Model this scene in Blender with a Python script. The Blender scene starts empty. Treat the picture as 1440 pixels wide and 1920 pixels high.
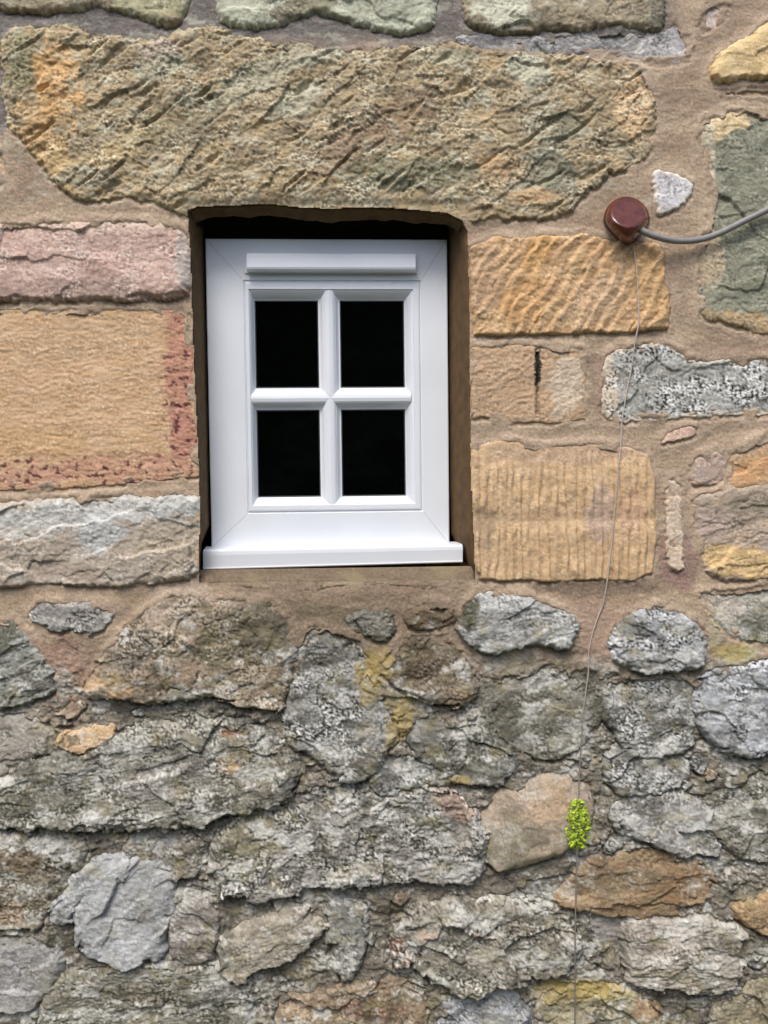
import bpy, bmesh, math, random
import numpy as np
from mathutils import Vector, Matrix

# ------------------------------------------------------------------ camera, sky, sun, exposure
scene = bpy.context.scene
COL = scene.collection
CX, CY, DIST = 600.0, 900.0, 1.6       # eye position over the wall (millimetres right / down) and distance (m)
W, H = 1440.0, 1920.0
ZTOP = 2.75                            # height above the ground of the top edge of the view

def wx(px): return (px - 720.0) * 0.001
def wz(py): return ZTOP - py * 0.001

cam_data = bpy.data.cameras.new("camera")
cam = bpy.data.objects.new("camera", cam_data)
COL.objects.link(cam)
cam.location = (wx(CX), -DIST, wz(CY))
cam.rotation_euler = (math.radians(90), 0, 0)
cam_data.sensor_fit = 'VERTICAL'
cam_data.sensor_height = 36.0
cam_data.lens = 36.0 * DIST / 1.92
cam_data.shift_x = (720.0 - CX) / 1920.0
cam_data.shift_y = -(960.0 - CY) / 1920.0
cam_data.clip_start = 0.05
cam_data.clip_end = 500
scene.camera = cam

SUN_EL, SUN_AZ = 56.0, -22.0           # azimuth: degrees left (-) of straight out from the wall
world = bpy.data.worlds.new("World")
scene.world = world
world.use_nodes = True
wn = world.node_tree
sky = wn.nodes.new('ShaderNodeTexSky')
sky.sky_type = 'NISHITA'
sky.sun_disc = False
sky.sun_elevation = math.radians(SUN_EL)
sky.sun_rotation = math.radians(180 - SUN_AZ)
sky.air_density = 1.0
sky.dust_density = 3.0
sky.ozone_density = 1.0
wn.links.new(sky.outputs[0], wn.nodes['Background'].inputs[0])
wn.nodes['Background'].inputs[1].default_value = 0.13

sd = bpy.data.lights.new("sun", 'SUN')
sd.energy = 1.4
sd.angle = math.radians(22)
sd.color = (1.0, 0.97, 0.93)
sun = bpy.data.objects.new("sun", sd)
COL.objects.link(sun)
el, az = math.radians(SUN_EL), math.radians(SUN_AZ)
sdir = Vector((math.sin(az) * math.cos(el), -math.cos(az) * math.cos(el), math.sin(el)))
sun.rotation_euler = sdir.to_track_quat('Z', 'Y').to_euler()
scene.view_settings.view_transform = 'Standard'
scene.view_settings.look = 'None'
scene.view_settings.exposure = 0.62
scene.view_settings.gamma = 1

# ------------------------------------------------------------------ helpers
def tag(o, label=None, cat=None, group=None, kind=None):
    if label: o['label'] = label
    if cat: o['category'] = cat
    if group: o['group'] = group
    if kind: o['kind'] = kind
    return o

def link(o, parent=None):
    COL.objects.link(o)
    if parent: o.parent = parent
    return o

def lin(c):
    c = np.asarray(c, dtype=np.float64) / 255.0
    return np.where(c <= 0.04045, c / 12.92, ((c + 0.055) / 1.055) ** 2.4)

_rs = np.random.RandomState(7)
PERM = _rs.permutation(512).astype(np.int64)
GR = _rs.rand(512) * 2 * np.pi
GX, GY = np.cos(GR), np.sin(GR)
RV = _rs.rand(512, 4)

def hsh(i, j, s):
    return PERM[(PERM[(i + s * 57) & 511] + j * 1 + s * 131) & 511]

def perlin(x, y, s=0):
    i = np.floor(x).astype(np.int64); j = np.floor(y).astype(np.int64)
    fx = x - i; fy = y - j
    u = fx * fx * fx * (fx * (fx * 6 - 15) + 10); v = fy * fy * fy * (fy * (fy * 6 - 15) + 10)
    a = hsh(i, j, s); b = hsh(i + 1, j, s); c = hsh(i, j + 1, s); d = hsh(i + 1, j + 1, s)
    na = GX[a] * fx + GY[a] * fy; nb = GX[b] * (fx - 1) + GY[b] * fy
    nc = GX[c] * fx + GY[c] * (fy - 1); nd = GX[d] * (fx - 1) + GY[d] * (fy - 1)
    return 1.5 * ((na + u * (nb - na)) * (1 - v) + (nc + u * (nd - nc)) * v)

def fbm(x, y, s=0, o=4, g=0.5):
    r = 0; a = 1.0; t = 0
    for k in range(o):
        r = r + a * perlin(x * 2 ** k + 17.3 * k, y * 2 ** k + 9.1 * k, s + k); t += a; a *= g
    return r / t * 1.6

def ridged(x, y, s=0, o=3):
    r = 0; a = 1.0; t = 0
    for k in range(o):
        r = r + a * (1 - 2 * np.abs(perlin(x * 2 ** k, y * 2 ** k, s + k))); t += a; a *= 0.5
    return r / t

def facets(x, y, s=0, steep=0.5):
    """broken-rock planes: each Voronoi cell has its own tilt and level; returns height and edge distance"""
    i = np.floor(x).astype(np.int64); j = np.floor(y).astype(np.int64)
    best = np.full(x.shape, 1e9); second = best.copy(); h = np.zeros(x.shape)
    for di in (-1, 0, 1):
        for dj in (-1, 0, 1):
            k = hsh(i + di, j + dj, s)
            cx = i + di + RV[k, 0]; cy = j + dj + RV[k, 1]
            dx = x - cx; dy = y - cy
            d = dx * dx + dy * dy
            hh = (RV[k, 2] - .5) * 0.9 + steep * (dx * GX[k] + dy * GY[k]) * 1.6
            m = d < best
            second = np.where(m, best, np.minimum(second, d))
            h = np.where(m, hh, h); best = np.where(m, d, best)
    return h, np.sqrt(second) - np.sqrt(best)

def sstep(a, b, x):
    t = np.clip((x - a) / (b - a), 0, 1)
    return t * t * (3 - 2 * t)

def chaikin(p, n=2):
    p = np.array(p, float)
    for _ in range(n):
        q = np.roll(p, -1, 0)
        a = p * .78 + q * .22; b = p * .22 + q * .78
        p = np.empty((len(a) * 2, 2)); p[0::2] = a; p[1::2] = b
    return p

def sdf(poly, x, y):
    """signed distance, positive inside"""
    d2 = np.full(x.shape, 1e12); ins = np.zeros(x.shape, bool)
    n = len(poly)
    for k in range(n):
        ax, ay = poly[k]; bx, by = poly[(k + 1) % n]
        ex, ey = bx - ax, by - ay
        L = ex * ex + ey * ey + 1e-9
        t = np.clip(((x - ax) * ex + (y - ay) * ey) / L, 0, 1)
        d2 = np.minimum(d2, (x - ax - t * ex) ** 2 + (y - ay - t * ey) ** 2)
        c = (ay > y) != (by > y)
        if abs(ey) > 1e-9:
            ins ^= c & (x < ex * (y - ay) / ey + ax)
    d = np.sqrt(d2)
    return np.where(ins, d, -d)

# ------------------------------------------------------------------ materials
def mat_base(name):
    m = bpy.data.materials.new(name); m.use_nodes = True
    return m, m.node_tree, m.node_tree.nodes['Principled BSDF']

def mineral_mat(name, rough=0.9, grain=420.0, grain_amt=0.22, bump=0.35, spec=0.25):
    """mineral pigment map of the stone times fine grain, with a fine grain bump"""
    m, nt, b = mat_base(name)
    N, L = nt.nodes, nt.links
    att = N.new('ShaderNodeAttribute'); att.attribute_name = 'mineral'
    tc = N.new('ShaderNodeTexCoord')
    n1 = N.new('ShaderNodeTexNoise'); n1.inputs['Scale'].default_value = grain; n1.inputs['Detail'].default_value = 4; n1.inputs['Roughness'].default_value = .65
    L.new(tc.outputs['Object'], n1.inputs['Vector'])
    mr = N.new('ShaderNodeMapRange'); mr.inputs[1].default_value = .3; mr.inputs[2].default_value = .7
    mr.inputs[3].default_value = 1 - grain_amt; mr.inputs[4].default_value = 1 + grain_amt
    L.new(n1.outputs[0], mr.inputs[0])
    mx = N.new('ShaderNodeMix'); mx.data_type = 'RGBA'; mx.blend_type = 'MULTIPLY'; mx.inputs[0].default_value = 1
    L.new(att.outputs['Color'], mx.inputs[6]); L.new(mr.outputs[0], mx.inputs[7])
    L.new(mx.outputs[2], b.inputs['Base Color'])
    bp = N.new('ShaderNodeBump'); bp.inputs['Strength'].default_value = bump; bp.inputs['Distance'].default_value = .002
    L.new(n1.outputs[0], bp.inputs['Height']); L.new(bp.outputs[0], b.inputs['Normal'])
    b.inputs['Roughness'].default_value = rough
    b.inputs['Specular IOR Level'].default_value = spec
    return m

def plain_mat(name, col, rough=.5, spec=.5, noise=0.0, scale=60, bump=0.0, coat=0.0):
    m, nt, b = mat_base(name)
    N, L = nt.nodes, nt.links
    tc = N.new('ShaderNodeTexCoord')
    n1 = N.new('ShaderNodeTexNoise'); n1.inputs['Scale'].default_value = scale; n1.inputs['Detail'].default_value = 5
    L.new(tc.outputs['Object'], n1.inputs['Vector'])
    cr = N.new('ShaderNodeMapRange'); cr.inputs[1].default_value = .3; cr.inputs[2].default_value = .7
    cr.inputs[3].default_value = 1 - noise; cr.inputs[4].default_value = 1 + noise
    L.new(n1.outputs[0], cr.inputs[0])
    mx = N.new('ShaderNodeMix'); mx.data_type = 'RGBA'; mx.blend_type = 'MULTIPLY'; mx.inputs[0].default_value = 1
    mx.inputs[6].default_value = (*col, 1); L.new(cr.outputs[0], mx.inputs[7])
    L.new(mx.outputs[2], b.inputs['Base Color'])
    rr = N.new('ShaderNodeMapRange'); rr.inputs[3].default_value = rough * .85; rr.inputs[4].default_value = min(1, rough * 1.2)
    L.new(n1.outputs[0], rr.inputs[0]); L.new(rr.outputs[0], b.inputs['Roughness'])
    b.inputs['Specular IOR Level'].default_value = spec
    b.inputs['Coat Weight'].default_value = coat
    if bump:
        bp = N.new('ShaderNodeBump'); bp.inputs['Strength'].default_value = bump; bp.inputs['Distance'].default_value = .001
        L.new(n1.outputs[0], bp.inputs['Height']); L.new(bp.outputs[0], b.inputs['Normal'])
    return m

M_STONE = mineral_mat("weathered_stone")
M_MORTAR = mineral_mat("lime_mortar", grain=520, grain_amt=.26, bump=.55)
M_PVC = plain_mat("white_plastic", (.82, .85, .885), .32, .45, .025, 9)
M_GLASS = plain_mat("dark_window_glass", (.0008, .0012, .0010), .03, .5, .3, 4)
M_GASKET = plain_mat("grey_gasket", (.05, .055, .06), .5, .4, .1, 40)
M_JOINT = plain_mat("weld_joint", (.42, .43, .45), .5, .3, .1, 60)
M_CABLE = plain_mat("grey_cable_sheath", (.27, .255, .24), .42, .5, .12, 90, .15)
M_CAP = plain_mat("red_brown_glaze", (.115, .026, .012), .2, .5, .35, 60, .25, .5)
M_CORD = plain_mat("pale_cord", (.52, .45, .39), .8, .2, .15, 200)
_nt = M_CORD.node_tree; _N = _nt.nodes
_tc = _N.new('ShaderNodeTexCoord'); _sp = _N.new('ShaderNodeSeparateXYZ'); _nt.links.new(_tc.outputs['Object'], _sp.inputs[0])
_mr = _N.new('ShaderNodeMapRange'); _mr.inputs[1].default_value = wz(1420); _mr.inputs[2].default_value = wz(1180); _nt.links.new(_sp.outputs[2], _mr.inputs[0])
_mx = _N.new('ShaderNodeMix'); _mx.data_type = 'RGBA'; _mx.inputs[6].default_value = (.24, .215, .18, 1)
_b = _N['Principled BSDF']; _src = _b.inputs['Base Color'].links[0].from_socket
_nt.links.new(_mr.outputs[0], _mx.inputs[0]); _nt.links.new(_src, _mx.inputs[7]); _nt.links.new(_mx.outputs[2], _b.inputs['Base Color'])
M_LEAF = plain_mat("bright_leaf", (.44, .58, .045), .5, .35, .55, 110)
M_STEM = plain_mat("green_stem", (.16, .2, .04), .6, .3, .2, 80)
M_GROUND = plain_mat("gravel_and_earth", (.07, .075, .045), .95, .2, .4, 6, .5)
M_UNSEEN_HEDGE = plain_mat("unseen_hedge_leaves", (.05, .085, .03), .75, .2, .85, 5)

# ------------------------------------------------------------------ the wall as traced stones on one sampling grid
STEP = 2.0
X0, X1, Y0, Y1 = -480.0, 1940.0, -190.0, 2130.0
gx = np.arange(X0, X1, STEP); gy = np.arange(Y0, Y1, STEP)
PX, PY = np.meshgrid(gx, gy)           # rows = y
SH = PX.shape
D_ALL = np.full(SH, -400.0)            # distance to the nearest stone
TOP = np.full(SH, -60.0)               # highest surface, mm

def grid_mesh(name, rows, cols, mask, h, colr, mat, parent):
    """one continuous relief sheet over the cells whose four corners are in mask"""
    x = PX[rows, cols]; y = PY[rows, cols]
    q = mask[:-1, :-1] & mask[1:, :-1] & mask[:-1, 1:] & mask[1:, 1:]
    used = np.zeros(mask.shape, bool)
    used[:-1, :-1] |= q; used[1:, :-1] |= q; used[:-1, 1:] |= q; used[1:, 1:] |= q
    idx = np.full(mask.shape, -1, np.int64); n = int(used.sum()); idx[used] = np.arange(n)
    co = np.empty((n, 3), np.float32)
    co[:, 0] = wx(x[used]); co[:, 1] = -h[used] * .001; co[:, 2] = wz(y[used])
    r, c = np.nonzero(q)
    f = np.stack([idx[r, c], idx[r + 1, c], idx[r + 1, c + 1], idx[r, c + 1]], 1).astype(np.int32)
    me = bpy.data.meshes.new(name)
    me.vertices.add(n); me.vertices.foreach_set('co', co.ravel())
    me.loops.add(len(f) * 4); me.loops.foreach_set('vertex_index', f.ravel())
    me.polygons.add(len(f))
    me.polygons.foreach_set('loop_start', np.arange(0, len(f) * 4, 4, dtype=np.int32))
    me.polygons.foreach_set('use_smooth', np.ones(len(f), bool))
    me.update(calc_edges=True)
    ca = me.color_attributes.new('mineral', 'FLOAT_COLOR', 'POINT')
    rgba = np.ones((n, 4), np.float32); rgba[:, :3] = colr[used]
    ca.data.foreach_set('color', rgba.ravel())
    me.materials.append(mat)
    o = bpy.data.objects.new(name, me)
    link(o, parent)
    return o

def blob_mask(x, y, b, seed):
    bx, by, rx, ry, ang = b[:5]
    a = math.radians(ang); dx = x - bx; dy = y - by
    u = (dx * math.cos(a) - dy * math.sin(a)) / rx; v = (dx * math.sin(a) + dy * math.cos(a)) / ry
    r = np.sqrt(u * u + v * v) + 0.42 * fbm(x / 34, y / 34, seed, 4, .65)
    return sstep(1.1, 0.78, r)

def soft(c, k):
    l = (c * np.array([.3, .59, .11])).sum(-1, keepdims=True)
    return np.clip(l + (c - l) * k, .004, .9)

def mixc(c, col, m):
    return c + (lin(col) - c) * m[..., None]

def uv(x, y, ang, sx, sy):
    a = math.radians(ang)
    return (x * math.cos(a) - y * math.sin(a)) / sx, (x * math.sin(a) + y * math.cos(a)) / sy

# surface characters: return height (mm) added to the form, and a 0..1-ish pattern for the pigments
def relief(kind, x, y, s, amp, ang):
    wxx = x + 9 * fbm(x / 45, y / 45, s + 31, 2); wyy = y + 9 * fbm(x / 45, y / 45, s + 37, 2)
    if kind == 'rough':       # pitted grey rubble
        u, v = uv(wxx, wyy, ang, 76, 58)
        f, e = facets(u, v, s, .45)
        u2, v2 = uv(wxx, wyy, ang + 15, 21, 13)
        f2, e2 = facets(u2, v2, s + 3, .5)
        g = ridged(x / 13, y / 9, s + 5, 2)
        u0, v0 = uv(wxx, wyy, ang - 10, 165, 118)
        f0, _ = facets(u0, v0, s + 41, .6)
        return amp * (11 * f0 + 4.8 * f + 2.4 * f2 + .8 * g + 1.4 * fbm(x / 11, y / 8, s + 6, 3, .75) + 1.5 * fbm(x / 6, y / 5, s + 16, 1) * sstep(-.3, .5, fbm(x / 50, y / 40, s + 19, 2)) + 4 * fbm(x / 60, y / 45, s + 8, 2))
    if kind == 'layer':       # split bedding planes along ang
        u, v = uv(wxx, wyy, ang, 120, 20)
        f, e = facets(u, v, s, .35)
        u2, v2 = uv(x, y, ang, 34, 6)
        u0, v0 = uv(wxx, wyy, ang - 5, 170, 62)
        f0, _ = facets(u0, v0, s + 41, .6)
        return amp * (8 * f0 + 4.6 * f + 1.6 * ridged(u2, v2, s + 2, 2) + 1.9 * fbm(x / 10, y / 7, s + 4, 3, .75) + 3 * fbm(x / 70, y / 50, s + 8, 2))
    if kind == 'hack':        # hewn lintel: long diagonal strokes
        q = ang + 9 * fbm(x / 260, y / 160, s + 21, 2)
        x_, y_ = x + .45 * (wxx - x), y + .45 * (wyy - y)
        u, v = uv(x_, y_, ang, 105, 34)
        f, e = facets(u, v, s, .55)
        u2, v2 = uv(x_, y_, ang + 4, 62, 25)
        ua, va = uv(x, y, ang + 2, 78, 14)
        cut = sstep(.28, .75, perlin(ua, va, s + 1)) * sstep(-.3, .25, fbm(x / 110, y / 80, s + 11, 2))
        uc, vc = uv(wxx, wyy, 8, 60, 34)
        f3, _ = facets(uc, vc, s + 4, .5)
        return amp * (4.6 * f + 3.4 * f3 - 9 * cut + 1.8 * fbm(x / 13, y / 10, s + 14, 2, .7) + 1.5 * fbm(x / 6.5, y / 5.5, s + 13, 2) * sstep(-.4, .4, fbm(x / 60, y / 45, s + 19, 2)) + 5.0 * fbm(x / 95, y / 60, s + 2, 3) + 2.3 * fbm(x / 10, y / 8, s + 3, 3, .75))
    if kind == 'chisel':      # strong parallel tool furrows
        u, v = uv(x, y, ang, 130, 1)
        ph = v / 26 + .32 * fbm(x / 110, y / 90, s, 2) + .5 * (perlin(u * 1.6, np.floor(v / 26) * 3.7, s + 15)) + .12 * fbm(x / 20, y / 20, s + 8, 2)
        fr = ph % 1.0; w = np.where(fr < .28, fr / .28, 1 - (fr - .28) / .72)
        return amp * (8.5 * w * (0.65 + .5 * fbm(u * 3, v / 40, s + 1, 2)) + 2.2 * fbm(x / 12, y / 10, s + 2, 3, .7) + 3 * fbm(x / 70, y / 60, s + 4, 2))
    if kind == 'comb':        # fine vertical combing
        ph = (x + 5 * fbm(x / 80, y / 60, s, 2)) / 16.5 + 0.4 * perlin(x / 12, y / 160, s + 9)
        w = np.abs((ph % 1.0) - .5) * 2
        fade = sstep(838, 900, y + 18 * fbm(x / 40, y / 40, s + 7, 2)) * (1 - .75 * np.exp(-((y - 975) / 16) ** 2))
        return amp * (6.0 * (w ** .7) * fade * (.7 + .45 * sstep(-.35, .35, fbm(x / 36, y / 60, s + 12, 2))) + 1.0 * fbm(x / 11, y / 14, s + 2, 3, .7) + 1.2 * fbm(x / 80, y / 60, s + 4, 2))
    if kind == 'smooth':      # sawn sandstone with faint bedding
        u, v = uv(wxx, wyy, ang, 60, 9)
        return amp * (1.0 * fbm(u, v, s, 3, .6) + .9 * fbm(x / 9, y / 6, s + 3, 2) + 1.4 * fbm(x / 110, y / 60, s + 4, 2) + .5 * ridged(x / 40, y / 8, s + 6, 2))
    if kind == 'quarry':      # broken face, big conchoidal planes
        u, v = uv(wxx, wyy, ang, 120, 62)
        f, e = facets(u, v, s, .75)
        u2, v2 = uv(wxx, wyy, ang, 40, 24)
        f2, e2 = facets(u2, v2, s + 2, .6)
        return amp * (8 * f + 2.1 * f2 + 2.0 * fbm(x / 13, y / 9, s + 3, 3, .75))
    if kind == 'egg':         # water-worn
        return amp * (2.2 * fbm(x / 60, y / 40, s, 3) + 1.0 * fbm(x / 12, y / 9, s + 3, 3, .7))
    return 0 * x

# each stone: outline, kind, protrusion mm, edge width px, tilt mm (lower side out), relief amp, direction,
#             pigments (main, second, light speck, dark speck), speck strength, patches
S = []
def st(poly, kind, prot, edge, tilt, amp, ang, cols, spk=.5, blobs=(), name='stone', label=None, wob=1.0, rim=None, extra=None):
    S.append(dict(poly=poly, kind=kind, prot=prot, edge=edge, tilt=tilt, amp=amp, ang=ang, cols=cols, spk=spk,
                  blobs=blobs, name=name, label=label, wob=wob, rim=rim, extra=extra))

OLIVE = [(142, 126, 96), (172, 150, 112), (202, 196, 164), (88, 80, 62)]
PALE = [(168, 168, 138), (196, 196, 164), (222, 222, 196), (104, 96, 74)]
GREY = [(128, 125, 116), (160, 157, 148), (224, 223, 218), (56, 54, 48)]
GREYB = [(142, 143, 142), (176, 179, 182), (228, 230, 232), (62, 61, 58)]
BROWN = [(140, 116, 92), (168, 140, 110), (206, 190, 164), (78, 66, 52)]
TAN = [(198, 160, 112), (214, 176, 128), (232, 206, 166), (140, 100, 64)]
ORNG = [(196, 150, 92), (212, 168, 104), (232, 200, 148), (132, 92, 54)]
DARKG = [(112, 109, 98), (140, 137, 124), (196, 194, 184), (50, 48, 42)]

# top course
st([(-260,-230),(350,-230),(352,0),(342,30),(318,47),(285,40),(255,25),(215,18),(170,8),(110,20),(40,18),(-260,8)], 'rough', 11, 26, 3, .6, 0, OLIVE, .6,
   [(290,10,70,30,0,(176,172,120),.8),(60,0,60,20,0,(160,150,110),.6)])
st([(402,-230),(402,20),(425,42),(465,52),(520,45),(560,28),(600,20),(640,30),(690,48),(730,60),(790,55),(820,35),(825,-230)], 'rough', 12, 28, 3, .5, 0, PALE, .35,
   [(540,25,40,16,20,(120,100,72),.8),(590,-5,50,40,0,(140,132,96),.8)])
st([(870,-230),(868,30),(900,52),(950,62),(990,60),(1040,50),(1100,52),(1160,42),(1210,48),(1240,60),(1248,40),(1240,-230)], 'rough', 11, 24, 3, .55, 0, OLIVE, .5,
   [(940,20,60,35,0,(208,206,174),.9),(1100,20,80,18,0,(188,166,124),.6),(1230,20,20,60,0,(110,104,88),.8)])
st([(850,66),(900,62),(1000,75),(1100,62),(1180,52),(1240,62),(1272,42),(1290,70),(1300,95),(1285,118),(1220,120),(1150,105),(1050,100),(950,98),(880,88)], 'rough', 4, 10, 0, .45, 0,
   [(136,130,126),(156,150,146),(206,204,200),(84,80,78)], .8, [(1250,95,60,26,0,(206,200,194),.7)])
st([(1312,8),(1370,3),(1362,25),(1355,40),(1352,58),(1335,66),(1312,55)], 'rough', 5, 8, 0, .4, 0, [(196,172,156),(210,192,178),(232,226,220),(140,120,108)], .7)
st([(1680,-60),(1440,35),(1400,70),(1350,95),(1330,130),(1335,148),(1380,150),(1440,142),(1680,130)], 'quarry', 16, 18, 8, .5, 15, [(208,172,100),(222,188,120),(238,214,164),(130,100,56)], .35)
st([(1325,166),(1440,160),(1680,150),(1680,186),(1440,196),(1360,190)], 'smooth', 2, 10, 0, 1.0, 8, [(204,172,128),(190,158,116),(224,200,164),(150,118,82)], .3)
st([(1310,225),(1350,210),(1410,200),(1440,215),(1680,200),(1680,640),(1440,632),(1380,607),(1320,597),(1308,560),(1315,500),(1305,470),(1320,440),(1335,370),(1325,300),(1310,260)],
   'rough', 9, 30, 2, .55, 0, [(150,148,120),(130,130,106),(190,188,160),(88,88,68)], .6,
   [(1350,222,62,40,15,(222,192,132),1),(1330,480,26,60,0,(200,172,128),.9),(1322,290,16,80,0,(214,196,160),.9),(1400,612,120,26,-8,(186,152,98),.9)])
st([(-260,290),(5,284),(9,320),(5,346),(-260,350)], 'smooth', 4, 10, 0, 1, 0, TAN, .4)
# lintel
st([(10,60),(70,52),(140,55),(190,70),(250,78),(300,80),(345,57),(420,55),(480,76),(560,86),(640,96),(700,97),(800,86),(850,84),(930,97),(1000,103),(1100,108),(1180,122),(1215,140),
    (1226,190),(1222,250),(1215,285),(1190,300),(1130,325),(1090,365),(1060,397),(1000,404),(930,402),(885,408),(840,404),(780,402),(700,399),(620,402),(540,398),(480,402),(420,400),(352,400),
    (320,385),(290,374),(240,360),(200,367),(165,374),(130,358),(110,342),(85,305),(60,270),(20,235),(12,190),(8,120)],
   'hack', 11, 14, 2, .8, 36, [(158,136,98),(186,158,106),(212,206,172),(84,72,50)], .7,
   [(110,160,48,85,10,(216,164,84),1),(60,240,45,50,0,(206,160,90),.9),(105,310,40,55,25,(206,166,92),.9),(250,270,200,26,33,(196,164,94),.6),
    (40,120,26,60,0,(146,138,90),.8),(300,95,40,20,0,(196,172,150),.7),(300,130,50,22,20,(168,166,136),.7),(480,150,120,30,30,(170,166,132),.7),(560,190,60,26,30,(186,182,150),.7),
    (630,95,90,16,20,(176,172,140),.8),(990,135,40,34,0,(196,190,156),.95),(840,110,60,20,0,(160,160,128),.6),(1185,200,34,74,0,(212,172,116),1),(1040,240,60,40,0,(120,124,100),.6),
    (1020,330,60,50,0,(128,130,106),.7),(760,330,140,34,0,(124,126,92),.7),(560,340,120,24,10,(178,148,92),.6),(160,335,60,22,0,(150,140,112),.7),(340,230,90,50,30,(130,120,88),.6),
    (940,320,50,30,0,(206,164,104),.6),(1000,370,50,16,0,(204,158,98),.7),(700,250,160,40,30,(148,116,84),.6)],
   name='lintel', label='long hewn lintel stone spanning above the window', wob=1.3, extra='lintel')
# left jamb
st([(-260,420),(60,415),(180,412),(300,415),(345,425),(358,470),(358,520),(353,556),(250,564),(150,562),(-260,562)], 'quarry', 15, 26, 5, .72, -8, [(190,152,132),(206,172,150),(228,206,190),(118,88,76)], .55,
   [(120,545,160,18,0,(150,120,104),.6),(345,480,16,60,0,(196,186,172),.7),(200,425,150,18,0,(206,180,152),.6)], label='pinkish rough-faced jamb stone left of the window')
st([(-260,577),(200,579),(345,579),(357,590),(362,700),(368,800),(371,890),(300,900),(200,908),(100,915),(-260,921)], 'smooth', 7, 7, 0, .8, 3, [(206,160,104),(216,174,122),(232,198,152),(158,112,68)], .35,
   [(338,680,30,130,0,(194,126,98),.75),(345,820,26,70,0,(192,120,94),.8),(240,880,150,26,0,(196,140,104),.7),(60,895,80,20,0,(196,136,108),.6),(60,830,100,30,0,(206,158,92),.6),(150,640,160,40,10,(202,166,116),.5)],
   label='smooth orange sandstone block with red specks left of the window', extra='redspeck')
st([(-260,947),(20,940),(150,930),(372,922),(379,960),(379,1070),(350,1085),(280,1090),(200,1102),(100,1090),(0,1102),(-260,1100)], 'quarry', 14, 22, 4, .8, 12, [(176,158,134),(190,174,150),(214,212,204),(112,96,78)], .4,
   [(190,958,260,26,5,(198,198,188),.85),(60,985,90,22,8,(204,200,188),.7),(190,1000,50,34,30,(194,198,194),.7),(120,1070,80,20,0,(162,140,118),.6),(320,1030,60,50,0,(178,160,128),.6)],
   label='broken-faced block with a pale top edge left of the sill')
# right jamb
st([(885,462),(920,446),(1000,443),(1100,440),(1150,450),(1235,456),(1246,480),(1246,530),(1258,575),(1250,612),(1200,620),(1000,625),(890,625),(885,560)], 'chisel', 11, 8, 1, .8, 58, ORNG, .4,
   [(1010,470,60,24,60,(214,160,72),.8),(980,570,50,40,50,(210,154,76),.7),(910,520,30,70,0,(196,156,112),.7),(1120,560,80,40,40,(206,170,124),.6),(1210,540,40,70,30,(204,158,84),.5)],
   label='orange block with diagonal chisel furrows right of the window')
st([(885,651),(960,646),(1090,649),(1098,680),(1098,785),(1060,792),(960,790),(888,781)], 'smooth', 8, 9, 0, 1.0, 30, [(200,160,112),(190,154,112),(224,196,158),(140,104,68)], .45,
   [(1062,720,34,66,0,(210,188,158),.8)], label='small tan block with a black vertical streak', extra='streak')
st([(1130,668),(1160,652),(1240,640),(1275,655),(1285,674),(1360,674),(1680,668),(1680,780),(1400,776),(1300,782),(1180,790),(1135,786),(1125,740),(1135,700)], 'rough', 7, 9, 0, .4, 0, [(150,148,134),(182,180,170),(236,234,226),(56,54,48)], 1.3,
   [(1205,700,50,44,0,(150,148,132),.6),(1140,740,18,60,0,(216,194,162),1)], label='black and white speckled grey stone', rim=(216,196,166))
st([(885,832),(950,826),(1020,836),(1100,831),(1180,837),(1214,852),(1228,900),(1230,1000),(1222,1070),(1190,1085),(1050,1088),(900,1085),(888,1060),(882,950)], 'comb', 9, 7, 0, 1.1, 0, [(206,166,112),(212,174,120),(230,202,154),(150,110,68)], .3,
   [(1060,850,150,20,0,(196,160,124),.7),(1120,960,26,60,0,(186,158,138),.7),(905,990,22,50,0,(170,142,104),.6),(1180,960,30,50,0,(206,160,120),.6)],
   label='large square block with fine vertical combing right of the window')
st([(1248,900),(1272,898),(1277,950),(1282,1060),(1270,1070),(1252,1062),(1250,980)], 'rough', 10, 7, 0, .3, 0, [(206,178,144),(214,190,158),(236,222,200),(160,126,92)], .6)
st([(1240,827),(1268,802),(1306,796),(1300,816),(1266,827)], 'rough', 9, 7, 0, .3, 0, [(210,166,136),(216,180,150),(230,206,184),(150,110,84)], .4)
st([(1225,318),(1262,325),(1302,345),(1290,370),(1270,390),(1235,403),(1226,360)], 'rough', 11, 6, 0, .22, 0, [(196,188,184),(212,208,206),(236,236,234),(120,112,114)], .7,
   rim=(224,210,188), label='small white triangular stone in the mortar')
st([(1295,878),(1310,852),(1350,842),(1362,870),(1355,905),(1300,911)], 'rough', 9, 9, 0, .3, 0, [(192,160,134),(176,152,138),(214,196,176),(130,104,84)], .4)
st([(1365,852),(1400,832),(1440,817),(1680,760),(1680,888),(1440,908),(1380,916),(1360,900)], 'layer', 8, 12, 0, .45, 15, [(206,158,96),(190,148,102),(224,192,144),(134,98,62)], .35,
   [(1400,838,60,14,22,(180,152,118),.8),(1420,880,60,20,15,(212,152,80),.7)])
st([(1300,927),(1360,917),(1440,902),(1680,880),(1680,1085),(1440,1085),(1340,1088),(1318,1050),(1310,1000),(1305,960)], 'layer', 10, 14, 2, .6, 14, [(184,158,128),(172,152,130),(212,192,162),(112,92,70)], .4,
   [(1400,1055,110,30,-10,(212,174,104),1),(1420,940,60,18,14,(138,128,104),.8),(1330,985,30,30,0,(186,158,146),.6)])
st([(1312,1098),(1680,1092),(1680,1215),(1440,1212),(1395,1197),(1360,1190),(1330,1150)], 'rough', 8, 14, 4, .5, 0, [(168,160,138),(190,184,164),(222,220,208),(96,90,76)], .6,
   [(1350,1130,46,30,-20,(202,190,170),.9),(1415,1170,40,20,-20,(120,120,106),.7)])
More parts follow.
